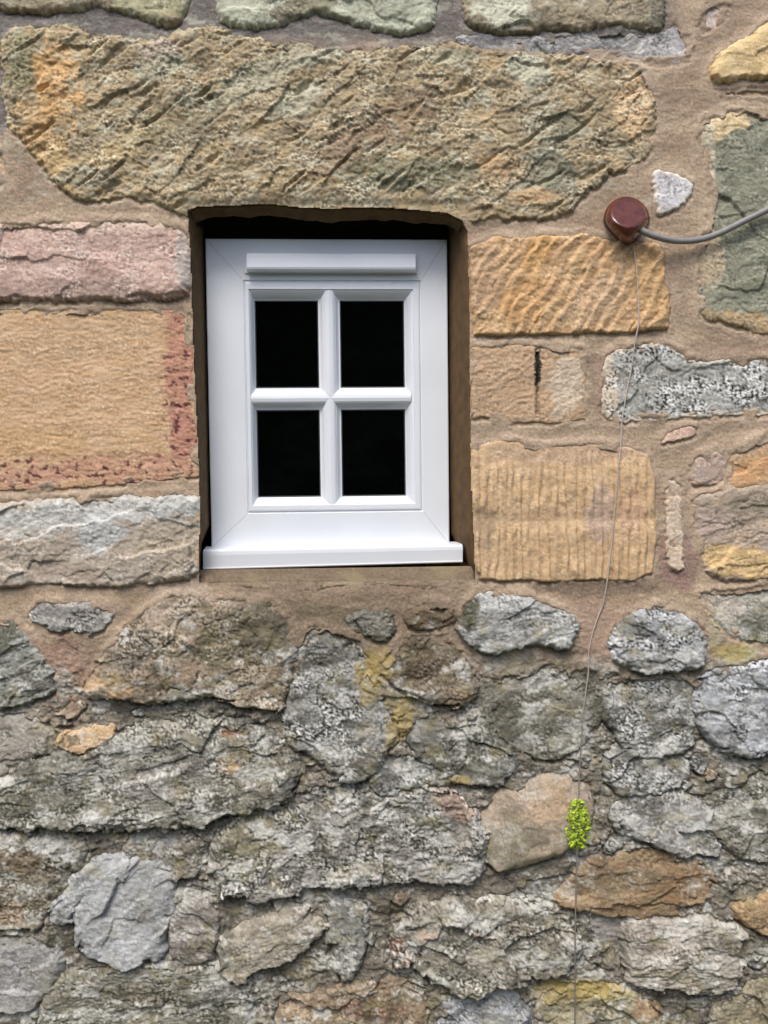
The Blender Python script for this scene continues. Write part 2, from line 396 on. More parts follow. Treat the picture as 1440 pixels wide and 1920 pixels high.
# rubble below
st([(48,1150),(75,1130),(140,1122),(200,1130),(231,1150),(200,1175),(170,1185),(100,1180),(65,1170)], 'rough', 12, 12, 3, .5, 0, [(140,134,126),(168,160,150),(222,216,204),(62,58,56)], 1.0)
st([(-260,1160),(20,1155),(40,1180),(80,1220),(106,1280),(100,1302),(60,1315),(20,1328),(-260,1330)], 'layer', 16, 18, 5, .8, 28, [(142,140,128),(160,158,148),(196,196,184),(66,64,54)], .6, [(20,1190,50,36,30,(104,106,84),.7)])
st([(165,1265),(230,1180),(270,1140),(320,1112),(380,1118),(440,1125),(480,1118),(530,1150),(562,1200),(556,1260),(542,1300),(527,1335),(480,1330),(420,1318),(370,1310),(310,1320),(250,1322),(150,1305)],
   'rough', 21, 34, 8, .75, 30, [(150,130,102),(170,148,118),(210,198,172),(74,64,48)], .9,
   [(200,1290,60,26,10,(204,156,98),.8),(300,1150,50,26,-30,(196,170,142),.7),(440,1200,90,50,30,(132,124,92),.8),(510,1180,40,60,0,(134,130,112),.8),(330,1270,80,36,0,(166,136,106),.6),(250,1220,50,40,40,(134,124,112),.6)],
   label='large brown-grey rubble stone below the left end of the sill')
st([(570,1192),(620,1180),(680,1215),(705,1290),(740,1370),(725,1420),(690,1450),(640,1456),(600,1430),(550,1400),(535,1370),(545,1290)], 'rough', 15, 28, 7, .65, -20, GREY, 1.0,
   [(600,1200,30,24,0,(180,180,172),.6),(650,1430,60,20,0,(132,120,96),.6)])
st([(640,1152),(680,1136),(730,1140),(746,1165),(740,1190),(710,1200),(670,1187)], 'rough', 13, 14, 4, .6, 0, DARKG, .7)
st([(752,1140),(800,1128),(850,1130),(858,1160),(840,1178),(790,1186),(756,1176)], 'rough', 8, 12, 3, .7, 0, [(150,120,88),(132,108,80),(186,160,126),(70,56,40)], .5)
st([(868,1130),(905,1111),(960,1108),(1020,1125),(1075,1150),(1088,1180),(1082,1215),(1060,1228),(1010,1210),(960,1215),(905,1230),(878,1210),(848,1170)], 'layer', 19, 20, 7, .75, 14, [(160,158,152),(180,178,172),(214,214,210),(84,80,72)], .7,
   [(875,1140,24,34,0,(88,88,62),1),(1050,1190,30,30,0,(190,192,194),.6)], label='light grey layered stone below the right end of the sill')
st([(722,1235),(745,1200),(800,1190),(850,1200),(880,1240),(903,1300),(860,1330),(800,1318),(750,1298),(720,1270)], 'rough', 17, 26, 6, .7, 30, [(128,112,88),(146,130,106),(190,180,158),(72,62,48)], .6,
   [(775,1240,50,34,-30,(112,88,58),.8),(850,1310,40,18,20,(176,148,116),.8)])
st([(790,1345),(850,1375),(900,1368),(950,1400),(966,1440),(940,1465),(890,1470),(840,1450),(795,1420),(770,1380)], 'rough', 14, 22, 5, .65, -20, DARKG, .6, [(860,1410,50,40,0,(100,98,76),.6)])
st([(890,1290),(960,1268),(1050,1258),(1120,1268),(1140,1310),(1110,1372),(1080,1408),(1010,1420),(950,1392),(905,1350)], 'rough', 10, 26, 3, .6, 10, [(132,126,110),(148,142,126),(196,190,176),(76,72,60)], .7)
st([(1138,1200),(1170,1160),(1220,1138),(1270,1145),(1320,1165),(1336,1220),(1320,1255),(1270,1266),(1200,1258),(1148,1240)], 'rough', 20, 26, 6, .75, 0, [(158,158,156),(180,180,180),(226,226,226),(58,56,54)], 1.1,
   label='rounded blue-grey stone under the combed block')
st([(1138,1282),(1200,1270),(1290,1283),(1303,1340),(1290,1400),(1230,1418),(1160,1390),(1133,1330)], 'rough', 12, 20, 4, .8, 40, GREY, 1.0)
st([(1318,1280),(1360,1252),(1440,1237),(1680,1230),(1680,1400),(1440,1410),(1400,1414),(1340,1395),(1313,1350)], 'rough', 19, 22, 6, .7, 0, GREYB, 1.0)
st([(1140,1428),(1170,1402),(1240,1415),(1292,1432),(1282,1470),(1240,1486),(1170,1491),(1143,1462)], 'rough', 14, 18, 4, .7, 0, GREY, .9)
st([(1158,1520),(1200,1500),(1260,1492),(1312,1502),(1332,1540),(1352,1592),(1310,1602),(1250,1582),(1200,1572),(1166,1556)], 'rough', 16, 20, 5, .6, -15, [(164,158,150),(184,180,174),(220,218,214),(88,82,74)], .8)
st([(1348,1485),(1440,1455),(1680,1450),(1680,1610),(1440,1618),(1372,1602),(1340,1540)], 'rough', 12, 24, 4, .8, 0, [(136,130,116),(152,146,130),(204,202,190),(66,62,52)], .9)
st([(904,1530),(940,1490),(1000,1465),(1060,1455),(1102,1470),(1118,1520),(1102,1570),(1060,1600),(1000,1621),(940,1636),(908,1612)], 'egg', 22, 60, 6, .9, 0, [(176,156,128),(186,162,130),(216,200,176),(120,104,80)], .35,
   [(1030,1500,60,34,20,(204,164,120),.6),(950,1580,50,40,0,(158,148,114),.8),(1000,1560,30,24,0,(120,112,92),.6),(1090,1480,30,20,0,(200,176,158),.8)], label='smooth egg-shaped tan stone beside the green plant')
st([(1070,1650),(1130,1612),(1200,1606),(1300,1616),(1342,1650),(1332,1690),(1260,1712),(1150,1720),(1090,1706),(1040,1690)], 'layer', 13, 24, 3, .8, 14, [(150,120,82),(166,134,92),(190,170,130),(86,68,46)], .4,
   [(1260,1660,70,30,10,(160,120,72),.7),(1170,1650,80,20,10,(130,116,84),.6),(1080,1690,40,18,0,(198,162,112),.7)], label='flat brown layered stone below the green plant')
st([(985,1666),(1040,1655),(1070,1638),(1062,1676),(1020,1682)], 'smooth', 3, 10, 0, 1, 0, [(122,116,106),(132,126,116),(160,154,146),(90,84,76)], .3)
st([(1095,1722),(1176,1722),(1166,1762),(1135,1792),(1108,1766)], 'smooth', 2, 8, 0, 1, 0, [(158,148,140),(168,160,152),(190,184,178),(120,110,102)], .3)
st([(1183,1735),(1220,1712),(1300,1718),(1392,1748),(1390,1790),(1382,1840),(1342,1868),(1270,1852),(1200,1840),(1178,1800)], 'layer', 20, 18, 7, 1.1, 3, [(172,160,142),(190,180,164),(220,214,200),(84,74,62)], .7,
   [(1230,1750,46,34,0,(196,178,166),.7)], label='pale layered stone low on the right')
st([(1378,1702),(1440,1682),(1680,1655),(1680,1750),(1440,1748),(1400,1732)], 'layer', 16, 14, 5, .6, 8, [(196,156,92),(176,140,92),(222,190,138),(100,76,46)], .4)
st([(-260,1350),(20,1340),(60,1345),(104,1385),(60,1420),(-20,1452),(-260,1462)], 'rough', 6, 18, 0, .45, 20, [(168,158,144),(182,172,158),(212,206,194),(104,96,84)], .6)
st([(-260,1500),(0,1470),(60,1442),(130,1405),(200,1378),(300,1352),(420,1350),(500,1368),(545,1400),(558,1470),(542,1498),(470,1520),(380,1540),(300,1549),(200,1551),(100,1546),(-260,1540)],
   'layer', 22, 36, 8, .85, 12, [(132,127,112),(156,150,136),(206,202,188),(64,60,50)], .95,
   [(60,1500,80,30,12,(120,114,94),.6),(480,1440,70,50,0,(136,124,88),.6),(430,1430,20,14,0,(214,170,126),.8),(270,1360,80,12,0,(196,188,172),.7),(300,1460,120,30,15,(160,150,142),.6),(438,1372,24,9,0,(168,112,70),.9)],
   label='longest grey rubble stone low on the left', wob=1.3)
st([(122,1385),(160,1372),(206,1366),(203,1384),(152,1399),(126,1400)], 'layer', 20, 7, 2, .5, 12, [(214,170,112),(222,184,132),(238,210,166),(140,104,64)], .3)
st([(403,1572),(450,1545),(540,1502),(620,1482),(700,1492),(800,1463),(850,1490),(906,1546),(903,1600),(899,1652),(820,1655),(740,1650),(640,1665),(590,1660),(530,1672),(430,1686),(398,1650)],
   'rough', 20, 28, 7, 1.0, 0, [(140,134,122),(172,166,154),(226,222,214),(58,54,46)], 1.15,
   [(460,1580,60,60,0,(146,138,100),.7),(850,1500,46,30,-30,(190,150,122),.6),(820,1620,80,30,0,(176,172,166),.7),(600,1640,80,20,0,(186,180,172),.6)], label='wide speckled grey stone below the middle of the window', wob=1.4)
st([(698,1432),(760,1408),(832,1436),(852,1466),(780,1464),(708,1486)], 'rough', 12, 16, 4, .6, 0, GREY, .9, [(840,1455,20,12,0,(196,160,60),.7)])
st([(140,1745),(150,1690),(190,1645),(240,1605),(300,1622),(330,1655),(320,1700),(300,1740),(310,1795),(240,1808),(170,1792)], 'quarry', 19, 20, 5, .7, 50, [(172,172,170),(186,187,187),(214,216,217),(104,101,96)], .3,
   [(200,1780,60,16,0,(206,206,208),.6)], label='smooth blue-grey stone low on the left')
st([(312,1745),(335,1690),(360,1665),(402,1702),(402,1770),(396,1800),(330,1798)], 'layer', 15, 18, 4, .7, -25, [(150,140,128),(164,154,144),(196,190,182),(90,80,70)], .4)
st([(96,1715),(140,1652),(178,1620),(236,1612),(228,1645),(180,1682),(118,1726)], 'layer', 17, 14, 4, .6, 35, [(168,168,168),(184,184,186),(212,214,216),(96,92,86)], .4)
st([(-260,1562),(60,1560),(150,1588),(138,1630),(90,1690),(62,1742),(-260,1742)], 'rough', 14, 24, 4, .9, 20, [(140,126,100),(158,144,120),(212,204,186),(70,62,48)], .9,
   [(40,1600,50,40,0,(134,110,78),.7),(110,1590,60,22,-20,(176,176,170),.8),(20,1710,30,24,0,(206,160,112),.6)])
st([(246,1562),(330,1556),(382,1580),(378,1640),(330,1648),(270,1618),(236,1592)], 'rough', 14, 18, 4, .7, 0, [(140,128,106),(170,160,146),(216,212,204),(74,66,54)], .8, [(290,1575,46,18,0,(192,190,184),.8)])
st([(-260,1762),(50,1768),(112,1790),(102,1850),(40,1902),(-260,1902)], 'quarry', 15, 24, 4, .6, 0, [(160,156,150),(174,170,166),(206,204,202),(100,94,84)], .5)
st([(122,1832),(230,1812),(330,1800),(400,1806),(480,1852),(474,1892),(420,2200),(40,2200),(82,1872)], 'layer', 17, 24, 5, .9, 12, [(138,131,112),(156,150,132),(214,210,196),(62,58,46)], .95,
   [(260,1870,90,26,0,(118,106,78),.6),(420,1850,50,30,0,(176,174,166),.7)])
st([(418,1752),(470,1735),(545,1702),(600,1733),(613,1745),(560,1790),(490,1812),(436,1832),(413,1800)], 'layer', 22, 16, 7, .75, 18, [(164,152,130),(176,166,146),(206,198,180),(92,82,66)], .6, label='wedge-shaped grey stone low in the middle')
st([(620,1702),(660,1690),(692,1712),(692,1750),(676,1800),(650,1826),(624,1810),(628,1750)], 'rough', 15, 14, 4, .6, 60, GREY, .8)
st([(733,1765),(760,1720),(830,1695),(930,1690),(1020,1710),(1082,1730),(1088,1790),(1060,1830),(980,1840),(900,1866),(830,1850),(762,1812)],
   'rough', 22, 28, 8, .95, 5, [(144,134,114),(168,160,142),(220,216,202),(60,54,44)], 1.0,
   [(750,1790,30,36,0,(140,92,64),.8),(1010,1780,50,50,0,(104,96,78),.6),(850,1745,80,12,0,(206,172,144),.6),(900,1720,60,20,0,(186,180,168),.6)], label='large craggy stone at the bottom middle', wob=1.4)
st([(510,1882),(600,1862),(680,1852),(760,1842),(802,1872),(790,2200),(500,2200)], 'rough', 15, 22, 5, .8, 10, [(150,124,92),(170,146,114),(212,200,176),(84,66,46)], .7,
   [(560,1895,40,16,0,(204,168,120),.7),(690,1890,60,20,0,(150,98,64),.6)])
st([(822,1892),(900,1870),(960,1860),(1002,1900),(992,2200),(812,2200)], 'rough', 12, 20, 4, .7, 0, GREYB, .8)
st([(1010,1882),(1060,1852),(1130,1842),(1200,1870),(1242,1900),(1256,2200),(1004,2200)], 'rough', 12, 20, 4, .8, 0, [(160,148,112),(180,166,126),(216,208,176),(84,74,54)], .7,
   [(1120,1855,60,16,0,(206,184,96),.8),(1215,1890,40,24,0,(204,160,108),.7)])
st([(1330,1892),(1440,1842),(1680,1820),(1680,2200),(1296,2200)], 'rough', 12, 24, 4, .7, 0, [(158,144,112),(172,158,124),(206,198,168),(92,82,60)], .5)

wall = bpy.data.objects.new("stone_wall", None)
link(wall)
wall.location = (0, 0, 0)
tag(wall, "thick rubble and sandstone wall with tan mortar joints around a small white window", "wall", kind="thing")

# opening (front edge) in view millimetres
OPEN = [(352,396),(372,388),(430,386),(500,383),(560,389),(620,392),(680,389),(740,391),(800,396),(840,401),(866,414),(876,434),(879,520),(880,620),(881,720),(882,820),(883,920),(887,1000),(890,1086),(800,1088),(600,1090),(374,1092),(374,1026),(376,980),(374,880),(369,780),(364,680),(361,580),(358,480)]
OPENP = np.array(OPEN, float)
d_open = sdf(OPENP, PX, PY)

def weather(c, x, y, dy=0):
    """lichen and damp algae growing over rubble and joints alike, low on the wall"""
    low_ = sstep(1090 + dy, 1200 + dy, y + 30 * fbm(x / 90, y / 90, 201, 2))
    c = c * (1 + low_[..., None] * (np.array([.98, .985, .95]) - 1))
    a = fbm(x / 75, y / 55, 210, 5, .68); b = fbm(x / 9, y / 8, 211, 3, .7)
    lm = sstep(.12, .38, a + .28 * b) * low_
    c = mixc(c, (214, 212, 200), lm * (.62 + .3 * b))
    a2 = fbm(x / 90, y / 60, 220, 5, .68); b2 = fbm(x / 8, y / 6, 221, 3, .7)
    dm = sstep(.14, .45, a2 + .25 * b2) * low_
    c = mixc(c, (74, 70, 52), dm * (.62 + .2 * b2))
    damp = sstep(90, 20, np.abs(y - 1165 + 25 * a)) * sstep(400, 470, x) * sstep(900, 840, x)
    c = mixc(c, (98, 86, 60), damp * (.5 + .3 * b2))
    a3 = fbm(x / 60, y / 50, 230, 4, .65)
    c = mixc(c, (150, 138, 84), sstep(.25, .5, a3 + .2 * b) * low_ * .4)
    for q, (bx, by, rx, ry, an) in enumerate(((700,1262,30,52,-20),(745,1360,22,60,-25),(858,1460,26,12,0),(1365,1222,40,18,0),(1060,1862,70,18,0),(1110,1846,50,12,0))):
        c = mixc(c, (184, 156, 62), blob_mask(x, y, (bx, by, rx, ry, an), 400 + q) * (.6 + .4 * b))
    # pale lichen high up on the lintel
    up = sstep(420, 380, y) * sstep(1240, 1200, x)
    c = mixc(c, (204, 204, 172), up * sstep(.22, .5, fbm(x / 55, y / 30, 240, 5, .68) + .22 * b) * .38)
    return c

def build_stone(k, s):
    global D_ALL, TOP
    seed = 11 + k * 7
    P = np.array(s['poly'], float)
    P = chaikin(P, 0 if s['kind'] in ('smooth', 'comb', 'chisel') else (3 if s['kind'] == 'egg' else 1))
    if s['kind'] == 'egg': s['wob'] = .45
    ymid = P[:, 1].mean(); lowk = 1.0 if ymid > 1130 else 0.0
    top_mm = s['prot'] * .6
    P = np.stack([CX + (P[:, 0] - CX) * (1 - top_mm / (DIST * 1000)), CY + (P[:, 1] - CY) * (1 - top_mm / (DIST * 1000))], 1)
    a, b = P.min(0) - 36, P.max(0) + 36
    c0 = max(0, int((a[0] - X0) / STEP)); c1 = min(SH[1], int((b[0] - X0) / STEP) + 1)
    r0 = max(0, int((a[1] - Y0) / STEP)); r1 = min(SH[0], int((b[1] - Y0) / STEP) + 1)
    rows, cols = slice(r0, r1), slice(c0, c1)
    x, y = PX[rows, cols], PY[rows, cols]
    d = sdf(P, x, y)
    dg = np.clip(-np.gradient(d, STEP, axis=0), -1, 1)      # +1 near the lower edge, -1 near the upper edge
    ang_w, _ = facets(x / 58, y / 44, seed + 33, .55)
    grow = {'pin': 0, 'lintel': 9}.get(s['extra'], 3.5 - 2 * lowk + 9 * float(sstep(1235, 1340, ymid)))
    if s['kind'] == 'egg': grow, ang_w = 6, 0 * ang_w
    d = d + grow + lowk * (6 + 5.5 * float(sstep(1235, 1340, ymid))) * ang_w + s['wob'] * ((3.5 + .5 * lowk) * fbm(x / 38, y / 38, seed, 3, .6) + (.9 if s['kind'] in ('smooth', 'comb', 'chisel') else 3.0) * fbm(x / 11, y / 11, seed + 2, 2))
    t = np.clip(d / (s['edge'] * (1 - (.55 + .1 * lowk) * dg + .3 * fbm(x / 50, y / 50, seed + 14, 2))), 0, 1)
    prof = np.sqrt(np.clip(1 - (1 - t) ** 2, 0, 1))
    yc, hh = (P[:, 1].min() + P[:, 1].max()) / 2, (P[:, 1].max() - P[:, 1].min()) / 2
    rel = relief(s['kind'], x, y, seed, s['amp'], s['ang'])
    h = (s['prot'] + .8 * s['tilt'] * np.clip((y - yc) / hh, -1, 1)) * prof + rel * (0.25 + .75 * sstep(0, s['edge'] * .8, d))
    if s['extra'] == 'lintel':
        # undercut lower arris over the opening
        low_ = sstep(352, 384, y) * sstep(335, 360, x) * sstep(895, 870, x)
        h = h * (1 - low_) + low_ * (9 + .25 * rel - 4 * sstep(372, 388, y))
        h = h + 5 * sstep(-14, 14, 20 - np.abs(x - 40)) * sstep(200, 180, y)
    if s['extra'] == 'streak':
        g = np.exp(-((x - 1007 - 3 * fbm(x / 9, y / 14, 5, 2)) / 3.2) ** 2) * sstep(650, 662, y) * sstep(790, 775, y)
        h = h - 6 * g
    low = sstep(1120, 1260, y)
    h = h + (-2 - 5 * low)
    h = np.where(d < 0, h + d * 2.4, h)
    # pigments
    cm, c2, cl, cd = [lin(c) for c in s['cols']]
    n1 = fbm(x / 52, y / 38, seed + 5, 4, .65); u, v = uv(x, y, s['ang'], 60, 14)
    n2 = fbm(u, v, seed + 6, 3, .6)
    m = np.clip(.5 + 1.0 * n1 + .7 * n2, 0, 1)[..., None]
    c = cm * (1 - m) + c2 * m
    lp = sstep(.12, .5, fbm(x / 42, y / 26, seed + 25, 4, .6) + .3 * n2) * (.6 + .2 * lowk) * min(1, s['spk'] + .15)
    c = c * (1 - lp[..., None]) + (cl * .6 + c2 * .4) * lp[..., None]
    dp = sstep(.14, .55, fbm(x / 46, y / 24, seed + 27, 4, .6) - .3 * n1) * (.5 + .3 * lowk) * min(1, s['spk'] + .15)
    c = c * (1 - dp[..., None]) + (cd * .55 + cm * .45) * dp[..., None]
    gmod = .3 + .95 * sstep(-.3, .4, fbm(x / 55, y / 42, seed + 29, 3))
    sp = .75 * fbm(x / 9, y / 7, seed + 7, 3, .75) + .75 * fbm(x / 5.2, y / 4.4, seed + 17, 1); sp2 = fbm(x / 22, y / 18, seed + 8, 3, .7)
    lichen = np.clip(.5 + 1.4 * fbm(x / 90, y / 70, seed + 9, 2), .15, 1)
    k1 = s['spk']
    for bi, bl in enumerate(s['blobs']):
        bm = blob_mask(x, y, bl, seed + 20 + bi) * bl[6]
        var = (1 + .25 * sp2)[..., None]
        c = c * (1 - bm[..., None]) + lin(bl[5]) * var * bm[..., None]
    ml = np.clip(sstep(.10, .55, sp + .4 * sp2) * k1 * gmod * (.3 + lichen) * .72, 0, 1)
    c = c * (1 - ml[..., None]) + cl * ml[..., None]
    md = np.clip(sstep(.10, .6, -sp - .5 * sp2) * k1 * gmod * .8, 0, 1)
    c = c * (1 - md[..., None]) + cd * md[..., None]
    if s['rim']:
        rm = sstep(11, 3, d + 4 * sp2)
        c = mixc(c, s['rim'], rm * .9)
    if s['extra'] == 'redspeck':
        zone = np.maximum(sstep(285, 330, x + 30 * fbm(x / 60, y / 60, 5, 2)), sstep(845, 868, y + 14 * fbm(x / 60, y / 60, 6, 2)))
        q = sstep(.2, .42, fbm(x / 17, y / 13, 77, 3, .6)) * zone
        c = mixc(c, (196, 134, 104), zone * .4 * sstep(-.1, .35, fbm(x / 40, y / 30, 78, 3)))
        c = mixc(c, (142, 82, 76), q * .7)
        h = h - .5 * q
        q = sstep(.34, .55, fbm(x / 17, y / 13, 77, 3, .6)) * zone
        c = mixc(c, (74, 36, 40), q * .8)
    if s['extra'] == 'streak':
        c = mixc(c, (38, 32, 28), np.clip(g * 1.2, 0, 1) * sstep(745, 690, y) + np.clip(g * .8, 0, 1) * .5)
        c = mixc(c, (48, 42, 36), sstep(1.2, .6, np.hypot((x - 1007) / 7, (y - 690) / 34) + .5 * sp))
    keep = (d > -8) & (d_open[rows, cols] < 1.0)
    bright = 1.0 + .10 * (1 - lowk)
    wk = .6 if (s['cols'] is GREYB or (s['kind'] == 'quarry' and lowk)) else (.5 if s['kind'] == 'egg' else (.6 if s['cols'][0] == (150,120,82) else 1.0))
    c = c * (1 - wk) + weather(c, x, y) * wk
    c = soft(c * bright * (1 + .14 * gmod * fbm(x / 5, y / 4.4, seed + 18, 1))[..., None], .76)
    o = grid_mesh(s['name'], rows, cols, keep, h, c, M_STONE, wall)
    if s['label']: o['label'] = s['label']
    D_ALL[rows, cols] = np.maximum(D_ALL[rows, cols], d)
    TOP[rows, cols] = np.maximum(TOP[rows, cols], np.where(d > -3, h, -60))

for k, s in enumerate(S): build_stone(k, s)
# the wall runs on past both sides of the view
_r = random.Random(33)
for xa, xb in ((-520, -272), (1692, 1975)):
    yy = -200
    while yy < 2150:
        hh_ = _r.uniform(190, 270); q = lambda v: v + _r.uniform(-14, 14)
        poly = [(q(xa), q(yy + 14)), ((xa + xb) / 2, q(yy + 8)), (q(xb), q(yy + 14)), (q(xb), q(yy + hh_ / 2)), (q(xb), q(yy + hh_ - 8)), ((xa + xb) / 2, q(yy + hh_ - 4)), (q(xa), q(yy + hh_ - 8)), (q(xa), q(yy + hh_ / 2))]
        up_ = yy < 1050
        build_stone(200 + int(yy + xa), dict(poly=poly, kind=_r.choice(['quarry', 'smooth', 'rough'] if up_ else ['rough', 'layer']), prot=12, edge=16, tilt=3, amp=.7, ang=_r.uniform(-5, 25),
                    cols=_r.choice([TAN, ORNG, BROWN, OLIVE] if up_ else [GREY, DARKG, GREYB, BROWN]), spk=.6, blobs=(), name='stone', label=None, wob=1.0, rim=None, extra=None))
        yy += hh_ + 16
# small pinning stones wedged in the wide joints of the lower rubble
_r = random.Random(12); extra = 0; tries = 0
while extra < 8 and tries < 4000:
    tries += 1
    px, py = _r.uniform(-40, 1480), _r.uniform(1330, 1950)
    i, j = int((py - Y0) / STEP), int((px - X0) / STEP)
    dd = -D_ALL[i, j]
    if dd < 13 or dd > 60: continue
    R_ = min(dd * 1.15, 30); n_ = _r.randint(5, 7); a0 = _r.uniform(-.5, .4); asp = _r.uniform(1.2, 2.0)
    poly = []
    for q in range(n_):
        th = 2 * math.pi * (q + _r.uniform(-.25, .25)) / n_
        ux, uy = R_ * asp * .8 * math.cos(th), R_ / asp * math.sin(th) * 1.1
        poly.append((px + ux * math.cos(a0) - uy * math.sin(a0), py + ux * math.sin(a0) + uy * math.cos(a0)))
    S2 = dict(poly=poly, kind='rough', prot=_r.uniform(7, 13), edge=8, tilt=3, amp=.45, ang=_r.uniform(-20, 30), cols=_r.choice([GREY, DARKG, GREYB, BROWN, GREY]), spk=.9, blobs=(), name='stone', label=None, wob=.7, rim=None, extra='pin')
    build_stone(100 + extra, S2); extra += 1

# ---- mortar bed
low = sstep(1170, 1330, PY + 40 * fbm(PX / 120, PY / 120, 3, 2))
old = sstep(125, 60, PY + 10 * fbm(PX / 60, PY / 60, 4, 2)) * sstep(1290, 1230, PX)
old = np.maximum(old, sstep(24, 6, PX) * sstep(270, 230, PY))
h = 3.0 - 3 * low - 2 * old
h = h + 1.6 * fbm(PX / 70, PY / 50, 41, 3) + .4 * fbm(PX / 5, PY / 4.5, 43, 1) + .75 * fbm(PX / 16, PY / 12, 42, 3, .6) * (1 + 2 * low)
f1, _ = facets(PX / 44 + .3 * fbm(PX / 30, PY / 30, 2, 2), PY / 26, 45, .4)
f2, _ = facets(PX / 17, PY / 11, 46, .4)
h = h + low * (7.0 * f1 + 3.0 * f2 + 4.5 * fbm(PX / 40, PY / 30, 48, 3) + 2.0 * fbm(PX / 11, PY / 8, 49, 3, .75)) * (.45 + .65 * sstep(-.2, .35, fbm(PX / 80, PY / 60, 52, 2)))
prox = np.exp(np.minimum(D_ALL, 0) / 14.0)
h = h + (1 - low) * (1 - old) * 2.6 * prox
sh = int(round(8 / STEP)); over = np.full(SH, -400.0); over[:-sh] = D_ALL[sh:]
h = h + (1 - low) * 2.6 * sstep(-5, 5, over) * sstep(-.4, .3, fbm(PX / 50, PY / 50, 57, 2))
sh = int(round(6 / STEP)); under = np.full(SH, -400.0); under[sh:] = D_ALL[:-sh]
gr = sstep(-3, 4, under) * sstep(-1.5, .2 * 0 + .5, .5 + fbm(PX / 60, PY / 60, 55, 2))
h = h - gr * (3.5 + 4.5 * low) * sstep(.0, .35, .35 + fbm(PX / 45, PY / 45, 56, 2))
tan = np.clip(.5 + fbm(PX / 90, PY / 50, 61, 4, .6), 0, 1)[..., None]
c = lin((172, 143, 110)) * (1 - tan) + lin((190, 162, 126)) * tan
c = mixc(c, (206, 178, 146), (1 - low) * sstep(-26, -4, D_ALL) * .35)
c = mixc(c, (158, 130, 102), .45 * sstep(0, .5, fbm(PX / 120, PY / 90, 66, 3)))
gm = np.clip(.5 + fbm(PX / 60, PY / 40, 62, 4, .6), 0, 1)[..., None]
g2 = lin((124, 115, 100)) * (1 - gm) + lin((150, 140, 122)) * gm
c = c * (1 - low[..., None]) + g2 * low[..., None]
spk = fbm(PX / 8, PY / 6, 63, 3, .75)
c = mixc(c, (206, 200, 188), low * .75 * sstep(.12, .5, spk) * sstep(-.3, .3, fbm(PX / 70, PY / 60, 67, 2)))
c = mixc(c, (74, 68, 58), low * .6 * sstep(.15, .55, -spk))
c = mixc(c, (118, 111, 104), old * .9)
c = mixc(c, (150, 142, 138), old * .6 * sstep(.05, .5, fbm(PX / 26, PY / 12, 69, 3, .7)))
for bi, bl in enumerate([(690,1250,22,36,20,(176,150,70),.9),(730,1340,24,80,-20,(164,148,104),.7),(1380,1225,34,18,0,(192,182,120),.8),(1340,1180,16,40,0,(196,188,146),.5),(860,1458,24,10,0,(190,150,56),.8),
                         (1060,1850,60,14,0,(190,170,84),.7),(120,1250,60,70,0,(174,138,110),.9),(120,1350,60,30,-30,(176,156,134),.7),(960,1250,60,20,0,(150,140,116),.8),
                         (900,1650,150,20,0,(150,138,122),.6),(1180,1740,60,30,0,(176,156,128),.6),(1250,1600,200,20,0,(140,128,114),.5),(330,1105,60,30,-10,(206,178,148),.8),
                         (1120,1180,40,60,0,(184,150,122),.8),(1110,1100,120,16,0,(140,116,94),.7),(620,1150,60,18,0,(130,120,84),.5),(1130,590,60,10,0,(168,136,104),.5),(1270,1050,40,60,0,(164,128,112),.8)]):
    c = mixc(c, bl[5], blob_mask(PX, PY, bl, 300 + bi) * bl[6])
c = c * (1 + .10 * fbm(PX / 10, PY / 8, 64, 3, .7) + .16 * fbm(PX / 4.6, PY / 4.2, 65, 1))[..., None]
h = np.where(D_ALL > 16, -22, h)
keep = (d_open < 1.0) & (D_ALL < 22)
c = weather(c, PX, PY, 100)
grid_mesh('mortar', slice(0, SH[0]), slice(0, SH[1]), keep, h, soft(c, .76), M_MORTAR, wall)
TOP = np.maximum(TOP, np.where(D_ALL < 10, h, -60))

def surf(px, py, r=2):
    i = int((py - Y0) / STEP); j = int((px - X0) / STEP)
    i = min(max(i, r), SH[0] - r - 1); j = min(max(j, r), SH[1] - r - 1)
    return float(TOP[i - r:i + r + 1, j - r:j + r + 1].max())

def un(px, py, yd):
    """view millimetres at depth yd (m behind the wall plane) to a world point"""
    s = (DIST + yd) / DIST
    return Vector((wx(CX + (px - CX) * s), yd, wz(CY + (py - CY) * s)))

